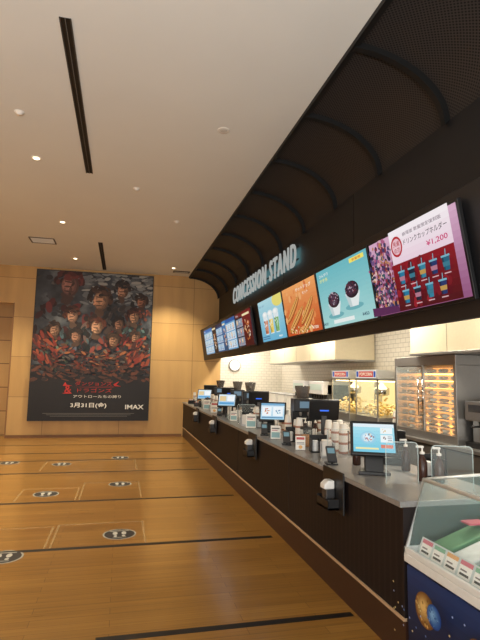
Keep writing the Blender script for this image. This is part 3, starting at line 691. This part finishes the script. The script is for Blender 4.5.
hood(8.1,12.0,'wide cream extractor hood over the drink dispensers'); hood(3.0,5.75,'wide cream extractor hood over the food warmer')
def popcorn(y,label):
    t=thing('popcorn_machine',(3.82,y,.9),label,'popcorn machine','popcorn machines')
    MB().box(0,.5,-.36,.36,0,.16,STEEL).build('base_cabinet',t,.006)
    m=MB()
    for x in (0,.48):
        for yy in (-.36,.34): m.box(x,x+.02,yy,yy+.02,.16,.74,STEEL)
    m.box(0,.5,-.36,.36,.72,.75,STEEL); m.build('frame',t)
    m=MB(); m.box(.004,.008,-.34,.34,.16,.72,GLASS); m.build('glass_door',t)
    MB().box(.48,.49,-.34,.34,.17,.72,mat((255,222,150),.5,0,1.2)).build('glow_back_panel',t)  # warm case light put into the back panel as emission
    MB().box(.05,.45,-.28,.28,.7,.715,mat((255,226,160),.5,0,6)).build('case_lamp',t)
    m=MB()
    for i in range(150):
        x=.06+.38*R.random(); yy=-.31+.62*R.random(); z=.16+.26*(1-abs(yy)/.5)*R.random()
        m.lathe([(0,-.02),(.022,-.008),(.026,.008),(0,.022)],mat((250,230,170),.8) if i%3 else mat((245,212,130),.8),(x,yy,z+.02),6)
    o=m.build('popcorn_pile',t); o['kind']='stuff'
    MB().lathe([(.09,.48),(.12,.5),(.12,.6),(.05,.64),(.02,.69)],CHROME,(.28,0,0)).build('kettle',t)
    MB().prism([(0,.75),(0,.89),(.5,.86),(.5,.75)],'y',-.36,.36,mat((180,178,172),.4,.4)).build('sign_box',t,.004)
    a=Art(.66,.12,.9,.0005); a.rect(0,0,1,1,(240,236,224)); a.rect(.14,.12,.86,.88,(212,36,32)); a.rect(.02,.12,.12,.88,(40,84,170)); a.rect(.88,.12,.98,.88,(40,84,170)); a.text('POPCORN',.5,.28,.44,(255,246,210),.62,'C',bold=.02)
    a.build('lit_sign',t,(-.001,.33,.76),(0,-1,0),(0,0,1))
popcorn(8.15,'popcorn machine with red POPCORN sign and warm lit glass case'); popcorn(7.2,'popcorn machine with red POPCORN sign and warm lit glass case')
wm=thing('food_warmer',(3.8,5.65,.9),'stainless glass-fronted food warmer with orange lit shelves of snacks','food warmer')
m=MB(); m.box(0,.62,-.66,.66,0,.1,STEEL); m.box(0,.62,-.66,.66,.93,1.05,STEEL); m.box(0,.62,-.66,-.61,.1,.93,STEEL); m.box(0,.62,.61,.66,.1,.93,STEEL); m.box(.0,.03,-.02,.02,.1,.93,STEEL); m.box(.59,.62,-.61,.61,.1,.93,mat((235,195,130),.4)); m.build('case',wm,.004)
LV=[.1+.093*i for i in range(9)]
for z in LV[1:]:
    MB().box(.03,.58,-.6,.6,z-.01,z,CHROME).build('shelf',wm)
    MB().box(.42,.5,-.58,.58,z-.024,z-.012,mat((255,165,68),.5,0,13)).build('heat_lamp',wm)
MB().box(.575,.588,-.6,.6,.11,.92,mat((255,162,62),.5,0,1.3)).build('glow_back_panel',wm)  # added emissive sheet, puts the amber case light into the back
for z in LV:
    m=MB()
    for i in range(10):
        y=-.53+.118*i; m.lathe([(0,0),(.035,.006),(.045,.022),(.04,.038),(0,.045)],mat((225,160,80),.7) if (i+int(z*100))%3 else mat((240,225,200),.6),(.12+.05*(i%2),y,z+.001),10)
    m.build('snack_row',wm)
MB().box(-.005,-.001,-.61,-.025,.11,.92,GLASS).build('door',wm); MB().box(-.005,-.001,.025,.61,.11,.92,GLASS).build('door',wm)
MB().tube([(-.03,-.05,.3),(-.03,-.05,.75)],.01,CHROME).build('handle',wm); MB().tube([(-.03,.05,.3),(-.03,.05,.75)],.01,CHROME).build('handle',wm)
dp=thing('drink_dispenser',(3.82,9.3,.9),'white and black soda dispenser with row of taps','drink dispenser','drink dispensers')
MB().box(.1,.6,-.35,.35,0,.62,DGREY).build('body',dp,.01); MB().box(0,.6,-.35,.35,.42,.68,mat((215,215,215),.4)).build('header',dp,.01); MB().box(0,.12,-.33,.33,0,.04,STEEL).build('drip_tray',dp)
for i in range(5): MB().lathe([(.012,0),(.02,.03),(.02,.08)],BLACK,(.05,-.26+.13*i,.34)).build('tap',dp)
MB().box(-.003,0,-.3,.3,.5,.62,mat((190,210,205),.4)).build('front_label',dp)  # plain pale label plate
for y in (10.3,): copy_thing(dp,(3.82,y,.9))
cf=thing('coffee_machine',(3.85,4.62,.9),'stainless espresso machine with twin spouts on back worktop','coffee machine')
MB().box(.1,.55,-.3,.3,0,.5,STEEL).build('body',cf,.01);MB().box(0,.55,-.3,.3,.3,.52,mat((130,130,132),.3,.7)).build('head',cf,.01);MB().box(0,.12,-.3,.3,0,.06,BLACK).build('drip_tray',cf)
for y in (-.14,.14): MB().tube([(.06,y,.3),(.06,y,.24),(-.04,y,.24)],.012,BLACK).build('spout',cf)
MB().box(-.003,0,.02,.24,.4,.48,mat((40,44,50),.2)).build('control_panel',cf)
ck=thing('wall_clock',(3.1,YB-.001,1.95),'round white wall clock with black hands on tiled wall','clock')
RX=Matrix.Rotation(math.radians(90),4,'X')
MB().lathe([(.16,0),(.17,.01),(.17,.04),(.155,.045)],mat((90,90,90),.4),M=RX,seg=28).build('rim',ck)
MB().lathe([(.15,.036),(.149,.046)],mat((240,240,236),.5),M=RX,seg=28).build('dial',ck)
MB().box(-.004,.004,-.05,-.047,0,.09,BLACK).box(0,.11,-.05,-.047,-.004,.004,BLACK).build('hand',ck)
bx=thing('storage_box',(3.95,12.6,.9),'white lidded storage box on back worktop','box','storage boxes')
MB().box(0,.4,-.25,.25,0,.3,WHITE).build('body',bx,.01); MB().box(-.01,.41,-.26,.26,.3,.34,mat((190,190,190),.5)).build('lid',bx,.008)
copy_thing(bx,(3.95,11.9,.9)); copy_thing(bx,(3.95,11.2,.9))
cl='tall stack of upturned paper cups on the back worktop'
for p in ((3.95,6.55),(3.95,8.7),(3.95,8.82),(3.9,4.15),(4.1,4.15)): copy_thing(cs,(*p,.9),None,cl)
# ------------------------------------------------------------ lights
def area(name,loc,sx,sy,e,col,rot=(0,0,0)):
    ld=bpy.data.lights.new(name,'AREA'); ld.shape='RECTANGLE'; ld.size=sx; ld.size_y=sy; ld.energy=e; ld.color=col
    o=bpy.data.objects.new(name,ld); COL.objects.link(o); o.location=loc; o.rotation_euler=rot; return o
for y in (3.5,6,8.5,11,12.7):
    t=thing('kitchen_ceiling_light',(3.2,y,2.9),'flat rectangular ceiling light panel above the kitchen aisle','ceiling lamp','kitchen light panels')
    MB().box(-.16,.16,-.6,.6,-.04,0,WHITE).build('housing',t); MB().box(-.14,.14,-.57,.57,-.045,-.04,mat((255,240,210),.5,0,3)).build('diffuser',t)
    area('kitchen_lamp',(3.2,y,2.84),.3,1.1,60 if y<9 else 48,(1,.9,.74))
area('sign_glow',(XF-.035,9.2-.02,3.55),.25,4.3,5,(.3,.9,1),(0,math.radians(-90),0))
area('left_ceiling_fill',(-5.7,6,2.6),14,.3,470,(1,.99,.95)).rotation_euler=(math.radians(180),math.radians(-40),0)  # added unseen fill lamp by the left wall, brightens the ceiling
area('rear_ceiling_fill',(-1,-2.4,1.0),6,1.2,430,(1,.99,.96),(math.radians(150),0,0))  # added lamp behind the camera, aimed up to lift the ceiling
wd=bpy.data.worlds.new('world'); S.world=wd; wd.use_nodes=True
bg=wd.node_tree.nodes['Background']; bg.inputs[0].default_value=(1,.98,.95,1); bg.inputs[1].default_value=1.25
# ------------------------------------------------------------ camera
t,p,r=[math.radians(v) for v in (13.48,6.55,1.11)]
F=Vector((math.sin(t)*math.cos(p),math.cos(t)*math.cos(p),math.sin(p))); R0=Vector((math.cos(t),-math.sin(t),0)); U0=R0.cross(F)
Rr=R0*math.cos(r)+U0*math.sin(r); Ur=U0*math.cos(r)-R0*math.sin(r)
cd=bpy.data.cameras.new('camera'); cd.lens=488.7/640*36; cd.sensor_width=36
co=bpy.data.objects.new('camera',cd); COL.objects.link(co)
co.matrix_world=Matrix(((Rr.x,Ur.x,-F.x,0),(Rr.y,Ur.y,-F.y,0),(Rr.z,Ur.z,-F.z,1.65),(0,0,0,1)))
S.camera=co
